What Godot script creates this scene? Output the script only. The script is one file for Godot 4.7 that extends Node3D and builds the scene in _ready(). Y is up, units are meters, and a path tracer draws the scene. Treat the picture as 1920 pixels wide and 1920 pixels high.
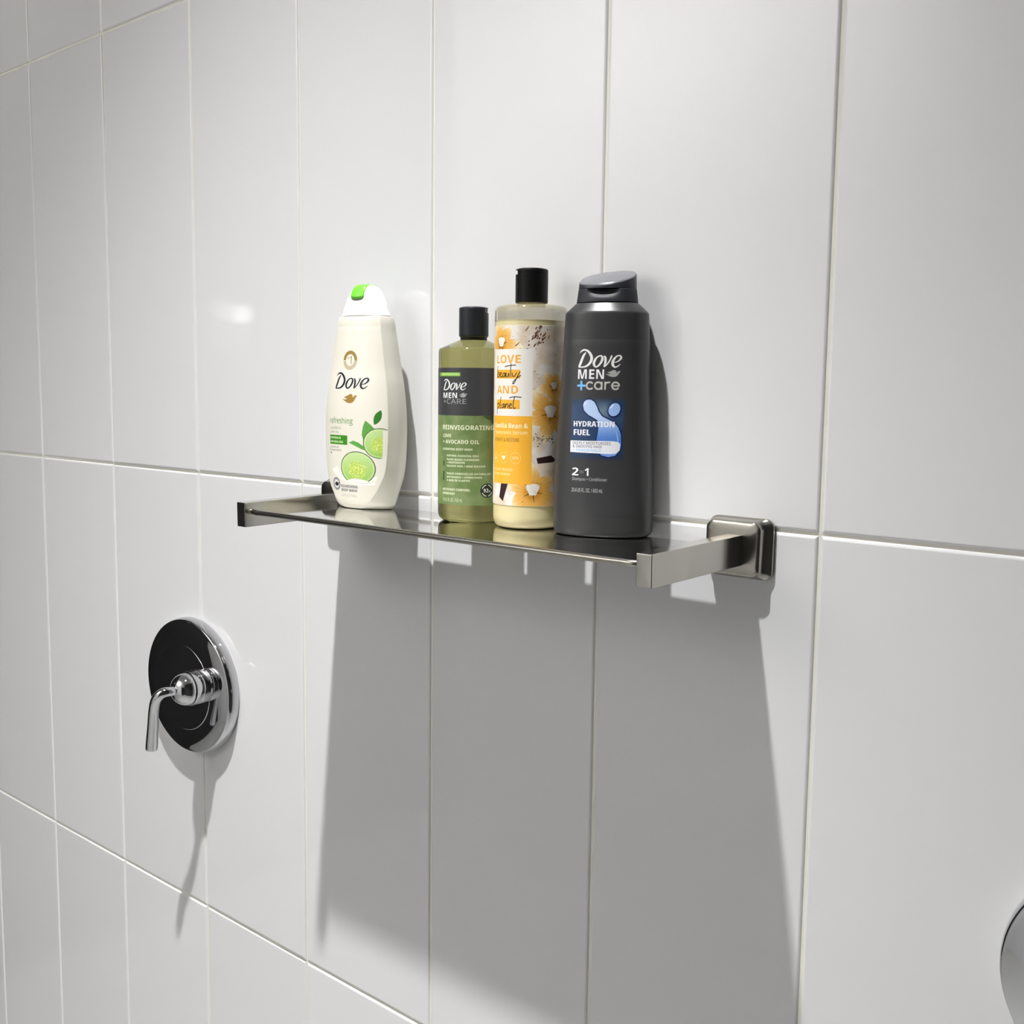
extends Node3D
# A tiled shower wall with a steel shelf, four bottles and a chrome valve. Metres, y up; the wall's face is z = 0 and x = 0, y = 0 is a corner where four tiles meet.

const TILE_W := 0.183
const TILE_H := 0.504
const GROUT := 0.0018
const SHELF_Y := -0.0118

var mat := {}
var glyphs := {}


# ------------------------------------------------------------------ printing
class Print:
	# A sheet of print: s runs along the surface to the right, h upwards, both in millimetres.
	var im: Image
	var k: float
	var s0: float
	var h1: float
	var wide: float
	var high: float

	func _init(left: float, right: float, low: float, top: float, per_mm: float, ground: Color):
		k = per_mm
		s0 = left
		h1 = top
		wide = right - left
		high = top - low
		im = Image.create(int(wide * k), int(high * k), false, Image.FORMAT_RGB8)
		im.fill(ground)

	func px(p: Vector2) -> Vector2:
		return Vector2((p.x - s0) * k, (h1 - p.y) * k)

	func blend(x: int, y: int, c: Color, a: float) -> void:
		var was := im.get_pixel(x, y)
		im.set_pixel(x, y, was.lerp(Color(c.r, c.g, c.b), clampf(a * c.a, 0.0, 1.0)))

	# Fills triangles given in millimetres; ink is a Color or a Callable(s, h) -> Color.
	func fill(tris: PackedVector2Array, ink) -> void:
		if tris.size() < 3:
			return
		var pts := PackedVector2Array()
		var lo := Vector2(1e9, 1e9)
		var hi := Vector2(-1e9, -1e9)
		for p in tris:
			var q := px(p)
			pts.append(q)
			lo = lo.min(q)
			hi = hi.max(q)
		var x0 := maxi(0, int(floor(lo.x)))
		var y0 := maxi(0, int(floor(lo.y)))
		var x1 := mini(im.get_width() - 1, int(floor(hi.x)))
		var y1 := mini(im.get_height() - 1, int(floor(hi.y)))
		if x1 < x0 or y1 < y0:
			return
		var w := x1 - x0 + 1
		var cov := PackedFloat32Array()
		cov.resize(w * (y1 - y0 + 1))
		for t in pts.size() / 3:
			var a := pts[3 * t]
			var b := pts[3 * t + 1]
			var c := pts[3 * t + 2]
			var ya := maxi(y0 * 4, int(floor(minf(a.y, minf(b.y, c.y)) * 4.0)))
			var yb := mini(y1 * 4 + 3, int(floor(maxf(a.y, maxf(b.y, c.y)) * 4.0)))
			for sy in range(ya, yb + 1):
				var y := (sy + 0.5) / 4.0
				var xl := 1e9
				var xr := -1e9
				for e in [[a, b], [b, c], [c, a]]:
					var p: Vector2 = e[0]
					var q: Vector2 = e[1]
					if (p.y <= y) != (q.y <= y):
						var x: float = p.x + (q.x - p.x) * (y - p.y) / (q.y - p.y)
						xl = minf(xl, x)
						xr = maxf(xr, x)
				if xr <= xl:
					continue
				var row := (sy / 4 - y0) * w
				for x in range(maxi(x0, int(floor(xl))), mini(x1, int(floor(xr))) + 1):
					cov[row + x - x0] += 0.25 * maxf(0.0, minf(x + 1.0, xr) - maxf(x, xl))
		for y in range(y0, y1 + 1):
			for x in range(x0, x1 + 1):
				var v := cov[(y - y0) * w + x - x0]
				if v > 0.004:
					var c: Color = ink if ink is Color else ink.call(s0 + (x + 0.5) / k, h1 - (y + 0.5) / k)
					blend(x, y, c, minf(v, 1.0))

	func shape(outline: PackedVector2Array, ink) -> void:
		var order := Geometry2D.triangulate_polygon(outline)
		var tris := PackedVector2Array()
		for i in order:
			tris.append(outline[i])
		fill(tris, ink)

	func rect(sl: float, sr: float, hb: float, ht: float, ink) -> void:
		shape(PackedVector2Array([Vector2(sl, hb), Vector2(sr, hb), Vector2(sr, ht), Vector2(sl, ht)]), ink)

	func oval(c: Vector2, r: Vector2, ink, turn := 0.0) -> void:
		var o := PackedVector2Array()
		for i in 40:
			o.append(c + Vector2(r.x * cos(TAU * i / 40.0), r.y * sin(TAU * i / 40.0)).rotated(turn))
		shape(o, ink)

	func ring(c: Vector2, r_in: float, r_out: float, ink, from := 0.0, to := TAU) -> void:
		var tris := PackedVector2Array()
		for i in 48:
			var a := Vector2.from_angle(lerpf(from, to, i / 48.0))
			var b := Vector2.from_angle(lerpf(from, to, (i + 1) / 48.0))
			tris.append_array([c + a * r_in, c + a * r_out, c + b * r_out, c + a * r_in, c + b * r_out, c + b * r_in])
		fill(tris, ink)

	# A pen line through points (x, y, width), smoothed.
	func pen(points: Array, ink, closed := false) -> void:
		var n := points.size()
		var fine := []
		for i in (n if closed else n - 1):
			var p0: Vector3 = points[(i - 1 + n) % n] if closed else points[maxi(i - 1, 0)]
			var p1: Vector3 = points[i]
			var p2: Vector3 = points[(i + 1) % n]
			var p3: Vector3 = points[(i + 2) % n] if closed else points[mini(i + 2, n - 1)]
			for j in 8:
				fine.append(p1.cubic_interpolate(p2, p0, p3, j / 8.0))
		fine.append(points[0] if closed else points[n - 1])
		var tris := PackedVector2Array()
		for i in fine.size():
			var a: Vector3 = fine[i]
			var ca := Vector2(a.x, a.y)
			for j in 10:
				tris.append_array([ca, ca + Vector2.from_angle(TAU * j / 10.0) * a.z / 2, ca + Vector2.from_angle(TAU * (j + 1) / 10.0) * a.z / 2])
			if i + 1 < fine.size():
				var b: Vector3 = fine[i + 1]
				var cb := Vector2(b.x, b.y)
				var side := (cb - ca).orthogonal().normalized()
				tris.append_array([ca + side * a.z / 2, ca - side * a.z / 2, cb - side * b.z / 2, ca + side * a.z / 2, cb - side * b.z / 2, cb + side * b.z / 2])
		fill(tris, ink)

	func wash(sl: float, sr: float, hb: float, ht: float, ink: Callable) -> void:
		for y in range(maxi(0, int((h1 - ht) * k)), mini(im.get_height(), int((h1 - hb) * k))):
			for x in range(maxi(0, int((sl - s0) * k)), mini(im.get_width(), int((sr - s0) * k))):
				blend(x, y, ink.call(s0 + (x + 0.5) / k, h1 - (y + 0.5) / k), 1.0)

	func texture() -> ImageTexture:
		return ImageTexture.create_from_image(im)


func glyph_tris(words: String, weight: int) -> Array:
	# [triangles with a cap height of 1 on the baseline y = 0, left, right]
	var key := words + str(weight)
	if not glyphs.has(key):
		var out := []
		for what in ["H", words]:
			var tm := TextMesh.new()
			var f := SystemFont.new()
			f.font_names = PackedStringArray(["Droid Sans"])
			f.font_weight = weight
			tm.font = f
			tm.font_size = 96
			tm.pixel_size = 0.01
			tm.depth = 0.0
			tm.text = what
			tm.horizontal_alignment = HORIZONTAL_ALIGNMENT_LEFT
			var a := tm.get_mesh_arrays()
			var v: PackedVector3Array = a[Mesh.ARRAY_VERTEX]
			var order = a[Mesh.ARRAY_INDEX]
			var tris := PackedVector2Array()
			if order == null or order.size() == 0:
				for p in v:
					tris.append(Vector2(p.x, p.y))
			else:
				for i in order:
					tris.append(Vector2(v[i].x, v[i].y))
			out.append(tris)
		var lo := 1e9
		var hi := -1e9
		for p in out[0]:
			lo = minf(lo, p.y)
			hi = maxf(hi, p.y)
		var left := 1e9
		var right := -1e9
		var set_ := PackedVector2Array()
		for p in out[1]:
			var q := Vector2(p.x / (hi - lo), (p.y - lo) / (hi - lo))
			set_.append(q)
			left = minf(left, q.x)
			right = maxf(right, q.x)
		glyphs[key] = [set_, left, right]
	return glyphs[key]


func write(to: Print, words: String, left: float, right: float, base: float, cap: float, ink, weight := 400) -> void:
	var g := glyph_tris(words, weight)
	var wide: float = (right - left) / maxf(g[2] - g[1], 1e-4)
	var tris := PackedVector2Array()
	for p in g[0]:
		tris.append(Vector2(left + (p.x - g[1]) * wide, base + p.y * cap))
	to.fill(tris, ink)


func script_logo(to: Print, left: float, right: float, base: float, top: float, ink) -> void:
	# The slanted pen-drawn word "Dove".
	var sx := (right - left) / 1115.0
	var sy := (top - base) / 435.0
	var strokes := [
		[[560, 318, 26], [515, 368, 50], [478, 440, 60], [446, 520, 62], [412, 600, 62], [390, 648, 44]],
		[[402, 325, 10], [440, 282, 28], [490, 256, 38], [545, 251, 40], [605, 272, 50], [660, 320, 60], [702, 390, 68], [716, 450, 70], [700, 520, 66], [650, 590, 56], [580, 638, 42], [500, 657, 32], [380, 660, 24]],
		[[925, 390, 28], [850, 428, 40], [795, 505, 58], [776, 590, 60], [822, 654, 36], [895, 622, 40], [962, 535, 54], [986, 450, 58], [962, 396, 36], [925, 390, 28]],
		[[1026, 396, 24], [1055, 430, 50], [1064, 500, 58], [1054, 580, 52], [1036, 648, 28], [1110, 585, 28], [1168, 495, 34], [1200, 425, 40], [1212, 388, 28]],
		[[1262, 548, 14], [1345, 530, 26], [1412, 480, 42], [1440, 428, 50], [1408, 386, 34], [1345, 394, 34], [1275, 460, 50], [1238, 545, 64], [1246, 612, 60], [1288, 655, 38], [1345, 645, 28], [1395, 612, 20], [1422, 585, 12]],
	]
	for st in strokes:
		var pts := []
		for p in st:
			pts.append(Vector3(left + (p[0] - 355) * sx, base + (670 - p[1]) * sy, p[2] * (sx + sy) / 2))
		to.pen(pts, ink)


func bird(to: Print, left: float, right: float, low: float, top: float, ink) -> void:
	var o := PackedVector2Array()
	for p in [[375, 1190], [430, 1235], [490, 1273], [540, 1285], [590, 1275], [630, 1240], [660, 1175], [690, 1118], [655, 1108], [622, 1138], [606, 1166], [600, 1112], [572, 1082], [540, 1088], [480, 1125], [412, 1155], [450, 1176], [492, 1188], [440, 1206]]:
		o.append(Vector2(lerpf(left, right, (p[0] - 375) / 315.0), lerpf(top, low, (p[1] - 1082) / 203.0)))
	to.shape(o, ink)


func rounded_care(to: Print, left: float, right: float, base: float, x_high: float, ink) -> void:
	# "care" in round, even strokes.
	var u := right - left
	var r := x_high / 2
	var w := x_high * 0.19
	var arc := func(cx: float, from: float, to_: float) -> Array:
		var pts := []
		for i in 13:
			var a := deg_to_rad(lerpf(from, to_, i / 12.0))
			pts.append(Vector3(left + cx * u + cos(a) * (u * 0.125 - w / 2), base + r + sin(a) * (r - w / 2), w))
		return pts
	var stem := func(cx: float) -> Array:
		return [Vector3(left + cx * u, base + w / 2, w), Vector3(left + cx * u, base + x_high - w / 2, w)]
	to.pen(arc.call(0.125, 48.0, 312.0), ink)
	to.pen(arc.call(0.375, 0.0, 360.0), ink)
	to.pen(stem.call(0.5 - w / 2 / u), ink)
	to.pen(stem.call(0.575), ink)
	to.pen([Vector3(left + 0.575 * u, base + x_high * 0.6, w), Vector3(left + 0.615 * u, base + x_high * 0.85, w), Vector3(left + 0.70 * u, base + x_high - w / 2, w)], ink)
	to.pen(arc.call(0.875, 0.0, 318.0), ink)
	to.pen([Vector3(left + 0.77 * u, base + r, w * 0.9), Vector3(left + 0.98 * u, base + r, w * 0.9)], ink)


func leaf(to: Print, a: Vector2, b: Vector2, half: float, ink) -> void:
	var o := PackedVector2Array()
	var side := (b - a).orthogonal().normalized() * half
	for i in 13:
		var t := i / 12.0
		o.append(a.lerp(b, t) + side * pow(sin(PI * t), 0.8))
	for i in range(1, 12):
		var t := 1.0 - i / 12.0
		o.append(a.lerp(b, t) - side * pow(sin(PI * t), 0.8))
	to.shape(o, ink)


func print_cucumber() -> Texture2D:
	var paper := Color8(226, 222, 209)
	var p := Print.new(-46, 46, 0, 168, 8.0, paper)
	var noise := FastNoiseLite.new()
	noise.seed = 4
	noise.frequency = 0.35
	var gold := Color8(150, 122, 58)
	# the round award mark
	var rc := Vector2(-1.4, 130)
	p.ring(rc, 5.4, 8.2, gold, 0.0, PI)
	p.ring(rc, 5.2, 5.7, gold)
	p.ring(rc, 7.9, 8.3, gold)
	for i in 14:
		var a := PI + PI * (i + 0.7) / 14.4
		p.ring(rc, 6.1, 7.6, gold, a, a + 0.13)
	write(p, "1", -2.1, 0.6, 126.6, 7.0, gold)
	write(p, "#", -5.0, -2.9, 130.6, 2.4, gold)
	script_logo(p, -19.6, 21.2, 105.2, 119.3, Color8(24, 24, 42))
	bird(p, -8.2, 9.2, 92.6, 100.8, Color8(156, 124, 54))
	var green := Color8(70, 130, 42)
	write(p, "refreshing", -26.5, 5.2, 74.8, 5.0, green)
	write(p, "cucumber &", -25.5, -9.4, 69.6, 2.5, Color8(120, 140, 100))
	write(p, "green tea", -25.5, -13.0, 66.0, 2.5, Color8(120, 140, 100))
	p.rect(-26.5, -1.1, 56.2, 64.4, Color8(62, 138, 28))
	write(p, "revitalizes &", -25.4, -9.5, 61.1, 2.1, Color8(230, 240, 215), 700)
	write(p, "refreshes skin", -25.4, -6.6, 57.6, 2.1, Color8(230, 240, 215), 700)
	write(p, "moisture", -24.4, -12.6, 53.0, 2.0, Color8(110, 110, 96))
	write(p, "renew blend", -24.4, -9.4, 50.2, 2.0, Color8(110, 110, 96))
	p.pen([Vector3(-25.2, 53.6, 0.35), Vector3(-25.8, 52, 0.35), Vector3(-25.6, 49.4, 0.35), Vector3(-24.6, 48.2, 0.35)], Color8(60, 60, 60))
	p.oval(Vector2(-24.6, 48.2), Vector2(0.7, 0.7), Color8(40, 40, 40))
	# cream swirl
	p.shape(PackedVector2Array([Vector2(-24, 33), Vector2(-16, 37), Vector2(-8, 31), Vector2(4, 27), Vector2(18, 27.5), Vector2(30, 30), Vector2(27, 22), Vector2(12, 21.5), Vector2(-2, 23), Vector2(-14, 27)]), Color8(243, 239, 228))
	for q in [[-18, 36, -6, 29, 6, 25.8], [2, 25.4, 14, 23.0, 28, 25.2], [-2, 28, 10, 26.6, 22, 26.8]]:
		p.pen([Vector3(q[0], q[1], 0.15), Vector3(q[2], q[3], 0.7), Vector3(q[4], q[5], 0.15)], Color(0.74, 0.7, 0.66, 0.55))
	# leaves
	var leafy := func(base: Color, dark: Color) -> Callable:
		return func(s: float, h: float) -> Color: return base.lerp(dark, clampf(0.5 + noise.get_noise_2d(s * 3.0, h * 3.0), 0.0, 1.0))
	leaf(p, Vector2(27.4, 74.6), Vector2(33.4, 87.2), 3.3, leafy.call(Color8(70, 148, 48), Color8(28, 92, 32)))
	p.shape(PackedVector2Array([Vector2(18.6, 78.2), Vector2(16.4, 73), Vector2(15.2, 66), Vector2(17, 60), Vector2(22, 66), Vector2(28, 70.8), Vector2(24, 74.6)]), leafy.call(Color8(120, 186, 78), Color8(54, 130, 44)))
	p.shape(PackedVector2Array([Vector2(0.6, 58.4), Vector2(6, 60.2), Vector2(12, 58.6), Vector2(18, 55), Vector2(21, 52), Vector2(16, 52.6), Vector2(9, 55.4)]), leafy.call(Color8(120, 180, 84), Color8(60, 140, 52)))
	# cucumber slices
	var slice := func(c: Vector2, r: Vector2, sl: float) -> Callable:
		return func(s: float, h: float) -> Color:
			var d := Vector2((s - c.x) / r.x, (h - c.y) / r.y)
			var q := d.length() + 0.03 * noise.get_noise_2d(s * 4.0, h * 4.0)
			if q > 0.945:
				return Color8(44, 74, 38).lerp(Color8(118, 140, 104), clampf(0.4 + 0.9 * noise.get_noise_2d(s * 7.0, h * 7.0), 0.0, 1.0))
			var flesh := Color8(196, 218, 158).lerp(Color8(146, 192, 84), clampf(0.5 - d.y * 0.45 + d.x * 0.1, 0, 1))
			flesh = flesh.lerp(Color8(206, 226, 166), smoothstep(0.80, 0.93, q) * 0.7)
			var seeds := noise.get_noise_2d(s * 1.15 + sl, h * 1.15)
			var heart := clampf(1.0 - pow(Vector2(d.x, d.y + 0.12).length() / 0.62, 3.0), 0.0, 1.0)
			var core := Color8(176, 202, 84).lerp(Color8(240, 238, 160), smoothstep(0.05, 0.35, seeds))
			return flesh.lerp(core, heart * 0.95)
	var cut := PackedVector2Array()
	for i in 33:
		var a := lerpf(deg_to_rad(62), deg_to_rad(272), i / 32.0)
		cut.append(Vector2(32.4, 58.6) + Vector2(cos(a) * 16.0, sin(a) * 13.2))
	cut.append(Vector2(34.8, 46.2))
	cut.append(Vector2(35.4, 69.8))
	p.shape(cut, slice.call(Vector2(32.4, 58.6), Vector2(16.0, 13.2), 40.0))
	var low := PackedVector2Array()
	for i in 41:
		var a := lerpf(deg_to_rad(-52), deg_to_rad(232), i / 40.0)
		low.append(Vector2(9.4, 36.4) + Vector2(cos(a) * 19.2, sin(a) * 14.6))
	low.append(Vector2(2, 26.2))
	low.append(Vector2(9, 27.4))
	low.append(Vector2(16, 26.4))
	p.shape(low, slice.call(Vector2(9.4, 36.4), Vector2(19.2, 14.6), 0.0))
	# the little round seal and the small print
	p.ring(Vector2(-17.6, 21), 4.6, 5.6, Color8(90, 92, 112))
	p.ring(Vector2(-17.6, 21), 3.3, 4.4, Color8(182, 182, 190))
	bird(p, -21.4, -13.6, 19.0, 22.8, Color8(24, 24, 40))
	var ink := Color8(54, 52, 74)
	write(p, "NOURISHING", -11.0, 9.4, 18.3, 2.4, ink, 700)
	write(p, "BODY WASH", -10.6, 8.4, 14.9, 2.4, ink, 700)
	write(p, "24 FL OZ / 709mL", -11.0, 7.6, 10.2, 2.4, Color8(172, 168, 150))
	return p.texture()


func print_lime() -> Texture2D:
	var coal := Color8(62, 62, 64)
	var p := Print.new(-74, 74, 14, 122.5, 7.0, coal)
	var noise := FastNoiseLite.new()
	noise.seed = 11
	noise.frequency = 0.06
	p.wash(-74, 74, 14, 85, func(s: float, h: float) -> Color: return Color8(104, 128, 74).lerp(Color8(124, 142, 92), clampf(0.5 + noise.get_noise_2d(s, h) * 1.2, 0.0, 1.0)))
	# the dark leafy corner of the green ground
	p.shape(PackedVector2Array([Vector2(9, 85.2), Vector2(16, 81.5), Vector2(21, 77), Vector2(26, 70), Vector2(30, 60), Vector2(36, 52), Vector2(60, 50), Vector2(60, 85.2)]), func(s: float, h: float) -> Color: return Color8(36, 52, 14).lerp(Color8(84, 100, 46), clampf(0.35 + noise.get_noise_2d(s * 2.0, h * 2.0) * 1.4, 0.0, 1.0)))
	p.rect(-31.5, -7.9, 115.8, 118.8, Color8(128, 178, 62))
	write(p, "NEW/NOUVEAU", -27.5, -8.8, 116.5, 1.7, Color8(220, 238, 180), 700)
	script_logo(p, -25.2, -2.6, 104.9, 113.6, Color8(236, 236, 236))
	write(p, "MEN", -25.2, -10.6, 98.7, 4.3, Color8(244, 244, 246), 700)
	bird(p, -9.2, -2.2, 99.2, 103.0, Color8(168, 168, 168))
	write(p, "+CARE", -25.2, -3.0, 94.2, 3.9, Color8(164, 164, 164))
	var pale := Color8(232, 236, 206)
	write(p, "REINVIGORATING", -25.6, 20.0, 73.9, 3.6, pale, 700)
	write(p, "LIME", -25.4, -15.9, 67.8, 2.7, pale, 700)
	write(p, "+ AVOCADO OIL", -25.4, 7.6, 62.9, 3.0, pale, 700)
	write(p, "HYDRATING BODY WASH", -25.4, 2.2, 57.6, 1.8, pale, 700)
	write(p, "NATURAL ESSENTIAL OILS", -20.3, 7.2, 52.6, 1.5, pale, 700)
	write(p, "PLANT-BASED CLEANSERS", -20.3, 7.6, 49.6, 1.5, pale, 700)
	write(p, "+ MOISTURIZERS", -20.3, -3.6, 47.2, 1.5, pale, 700)
	write(p, "SULFATE FREE / SANS SULFATE", -20.3, 12.6, 44.4, 1.5, pale, 700)
	write(p, "HUILES ESSENTIELLES NATURELLES", -20.3, 17.4, 38.4, 1.5, pale, 700)
	write(p, "NETTOYANTS + HYDRATANTS", -20.3, 10.0, 35.6, 1.5, pale, 700)
	write(p, "À BASE DE PLANTES", -20.3, 0.4, 33.0, 1.5, pale, 700)
	p.rect(-25.0, -23.4, 45.2, 49.0, Color8(44, 84, 30))
	p.rect(-25.0, -23.4, 33.6, 40.6, Color8(38, 76, 28))
	write(p, "NETTOYANT CORPOREL", -25.2, 0.6, 25.4, 1.9, pale, 700)
	write(p, "HYDRATANT", -25.2, -12.0, 22.2, 1.9, pale, 700)
	write(p, "18 U.S. FL. OZ. / 532 mL", -25.0, -5.6, 16.8, 2.6, pale, 400)
	var bc := Vector2(14.4, 26.0)
	p.oval(bc, Vector2(5.7, 5.7), Color8(22, 38, 26))
	for a in [0.35, 1.75, 3.55, 4.9]:
		p.ring(bc, 4.0, 4.8, Color8(206, 214, 200), a, a + 1.05)
	write(p, "92", 11.4, 15.4, 24.6, 2.9, Color8(238, 240, 236), 700)
	write(p, "%", 15.6, 17.4, 24.6, 1.7, Color8(238, 240, 236), 700)
	return p.texture()


func print_vanilla() -> Texture2D:
	var p := Print.new(-73, 73, 18, 153.5, 7.0, Color8(232, 222, 208))
	var noise := FastNoiseLite.new()
	noise.seed = 21
	noise.frequency = 0.05
	var rng := RandomNumberGenerator.new()
	rng.seed = 5
	p.wash(-73, 73, 18, 153.5, func(s: float, h: float) -> Color: return Color8(238, 231, 222).lerp(Color8(222, 204, 180), clampf(0.45 + noise.get_noise_2d(s, h) * 1.5, 0.0, 1.0)))
	var flower := func(c: Vector2, size: float, turn: float) -> void:
		for i in 6:
			var a := turn + TAU * i / 6.0
			var far := c + Vector2.from_angle(a) * size * (0.85 + 0.3 * ((i * 7) % 3) / 2.0)
			var ink := func(s: float, h: float) -> Color:
				var t := clampf(Vector2(s, h).distance_to(c) / size, 0.0, 1.0)
				var vein := 0.5 + 0.5 * sin(Vector2(s - c.x, h - c.y).angle() * 26.0 + t * 2.0)
				var col := Color8(196, 126, 24).lerp(Color8(240, 182, 84), smoothstep(0.05, 0.45, t)).lerp(Color8(250, 236, 206), smoothstep(0.45, 1.0, t))
				return Color(col.lerp(Color8(200, 140, 60), 0.4 * vein * (1.0 - t)), 0.96)
			leaf(p, c, far, size * 0.27, ink)
		for i in 5:
			var a := turn + 0.5 + TAU * i / 5.0
			p.pen([Vector3(c.x + cos(a) * size * 0.10, c.y + sin(a) * size * 0.10, 0.9), Vector3(c.x + cos(a) * size * 0.34, c.y + sin(a) * size * 0.34, 0.2)], Color(0.24, 0.2, 0.1, 0.9))
		var petal := PackedVector2Array()
		for i in 24:
			var a := TAU * i / 24.0
			petal.append(c + Vector2(cos(a) * size * 0.2 * (1.0 + 0.25 * sin(3.0 * a)), sin(a) * size * 0.24 * (1.0 + 0.2 * cos(2.0 * a)) + size * 0.08))
		p.shape(petal, Color8(240, 234, 224))
	flower.call(Vector2(-11, 140), 18.0, 0.9)
	flower.call(Vector2(31, 88), 23.0, 0.3)
	flower.call(Vector2(34, 108), 14.0, 1.2)
	flower.call(Vector2(17.5, 29), 23.0, 0.6)
	flower.call(Vector2(46, 40), 15.0, 0.2)
	flower.call(Vector2(-44, 60), 18.0, 0.2)
	# ground vanilla and bits of pod
	for i in 150:
		var c := Vector2(rng.randf_range(-30, 50), rng.randf_range(20, 152))
		p.oval(c, Vector2(rng.randf_range(0.12, 0.45), rng.randf_range(0.12, 0.3)), Color8(70, 46, 34), rng.randf_range(0, PI))
	for i in 46:
		var c := Vector2(20.5 + rng.randfn(0, 3.4), 144.5 + rng.randfn(0, 4.0))
		p.oval(c, Vector2(rng.randf_range(0.5, 1.7), rng.randf_range(0.2, 0.55)), Color8(74, 34, 22).lerp(Color8(130, 80, 54), rng.randf()), rng.randf_range(0.6, 1.2))
	for i in 40:
		var c := Vector2(rng.randf_range(17, 34), 68.0 + rng.randfn(0, 2.4))
		p.oval(c, Vector2(rng.randf_range(0.3, 1.1), rng.randf_range(0.15, 0.4)), Color8(80, 60, 46), rng.randf_range(-0.6, 0.6))
	for q in [[2, 138, 6, 141], [10, 149, 13, 153]]:
		p.pen([Vector3(q[0], q[1], 0.3), Vector3((q[0] + q[2]) / 2.0, (q[1] + q[3]) / 2.0 - 0.4, 0.8), Vector3(q[2], q[3], 0.3)], Color8(110, 84, 64))
	p.shape(PackedVector2Array([Vector2(20, 54.6), Vector2(32, 56.6), Vector2(36, 53.6), Vector2(35, 51.6), Vector2(21, 50.4)]), Color8(50, 30, 30))
	p.shape(PackedVector2Array([Vector2(19.6, 50.2), Vector2(36, 51.2), Vector2(37, 46.4), Vector2(22, 45.2)]), Color8(236, 220, 196))
	# the white and the gold panel
	p.rect(-22, 16.4, 86, 136, Color8(240, 236, 228))
	var gold := Color8(248, 182, 58)
	p.rect(-22, 16.4, 34.6, 86, gold)
	p.shape(PackedVector2Array([Vector2(-9.4, 34.6), Vector2(-2.4, 34.6), Vector2(-7.2, 21), Vector2(-11.6, 24)]), Color8(52, 32, 34))
	var orange := Color8(244, 172, 66)
	write(p, "LOVE", -16.8, 7.2, 125.5, 6.0, orange, 700)
	p.rect(-16.8, 6.8, 114.0, 120.6, gold)
	write(p, "AND", -16.2, 5.4, 102.7, 6.0, orange, 700)
	p.rect(-16.6, 6.8, 91.2, 98.2, gold)
	var brush := Color8(30, 24, 22)
	# the two handwritten words; points as they run on the label, x 0..200 from its left edge, y down
	var hand := func(base: float, strokes: Array) -> void:
		for st in strokes:
			var pts := []
			for q in st:
				var x: float = q[0]
				pts.append(Vector3(-16.4 + x * 0.118, base - (q[1] - 640.0) * 0.0935, 0.62))
			p.pen(pts, brush)
	hand.call(115.0, [
		[[5, 552], [2, 600], [4, 640]], [[4, 630], [16, 604], [28, 606], [24, 632], [4, 640]],
		[[34, 626], [50, 612], [46, 602], [36, 614], [38, 636], [56, 636], [66, 622]], [[84, 608], [68, 610], [66, 634], [78, 634], [88, 606], [86, 640]],
		[[96, 606], [94, 632], [106, 636], [116, 608], [118, 638]], [[132, 534], [130, 590], [132, 640]], [[86, 556], [125, 546], [166, 544]],
		[[142, 606], [144, 630], [158, 632], [172, 606]], [[196, 596], [176, 640], [158, 684], [148, 692], [150, 676], [176, 646], [200, 626]],
	])
	hand.call(91.8, [
		[[8, 606], [6, 650], [2, 690]], [[8, 612], [24, 600], [32, 612], [22, 638], [8, 642]], [[48, 552], [42, 600], [42, 640], [50, 640]],
		[[76, 606], [60, 616], [62, 638], [74, 630], [80, 606], [80, 640]], [[92, 606], [90, 640], [98, 612], [110, 606], [112, 640]],
		[[122, 626], [138, 614], [134, 602], [122, 616], [126, 638], [142, 636]], [[162, 546], [152, 600], [154, 640], [168, 636]], [[124, 556], [164, 548], [206, 552]],
	])
	var white := Color8(255, 244, 214)
	write(p, "Vanilla Bean &", -19.4, 13.4, 76.9, 3.6, white, 700)
	write(p, "Hyaluronic Serum", -19.4, 12.9, 72.2, 2.9, Color8(252, 226, 160), 700)
	write(p, "HYDRATE & RESTORE", -19.4, 6.6, 66.6, 2.7, Color8(96, 70, 30))
	for c in [-17.6, -7.0, 3.9]:
		p.ring(Vector2(c, 54.4), 3.9, 4.25, Color8(250, 216, 138))
	p.oval(Vector2(-7.7, 54.9), Vector2(1.1, 1.1), white)
	p.oval(Vector2(-6.3, 54.9), Vector2(1.1, 1.1), white)
	p.shape(PackedVector2Array([Vector2(-8.7, 54.6), Vector2(-7, 52.4), Vector2(-5.3, 54.6)]), white)
	p.shape(PackedVector2Array([Vector2(-18.6, 52.8), Vector2(-17.6, 56.6), Vector2(-16.6, 52.8)]), white)
	write(p, "92%", 1.4, 6.4, 53.4, 2.1, Color8(252, 226, 160), 700)
	write(p, "PLANT-BASED", -19.2, 1.6, 44.4, 1.9, Color8(252, 226, 160), 700)
	write(p, "BODY WASH", -19.2, -0.8, 41.0, 1.9, Color8(252, 226, 160), 700)
	return p.texture()


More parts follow.
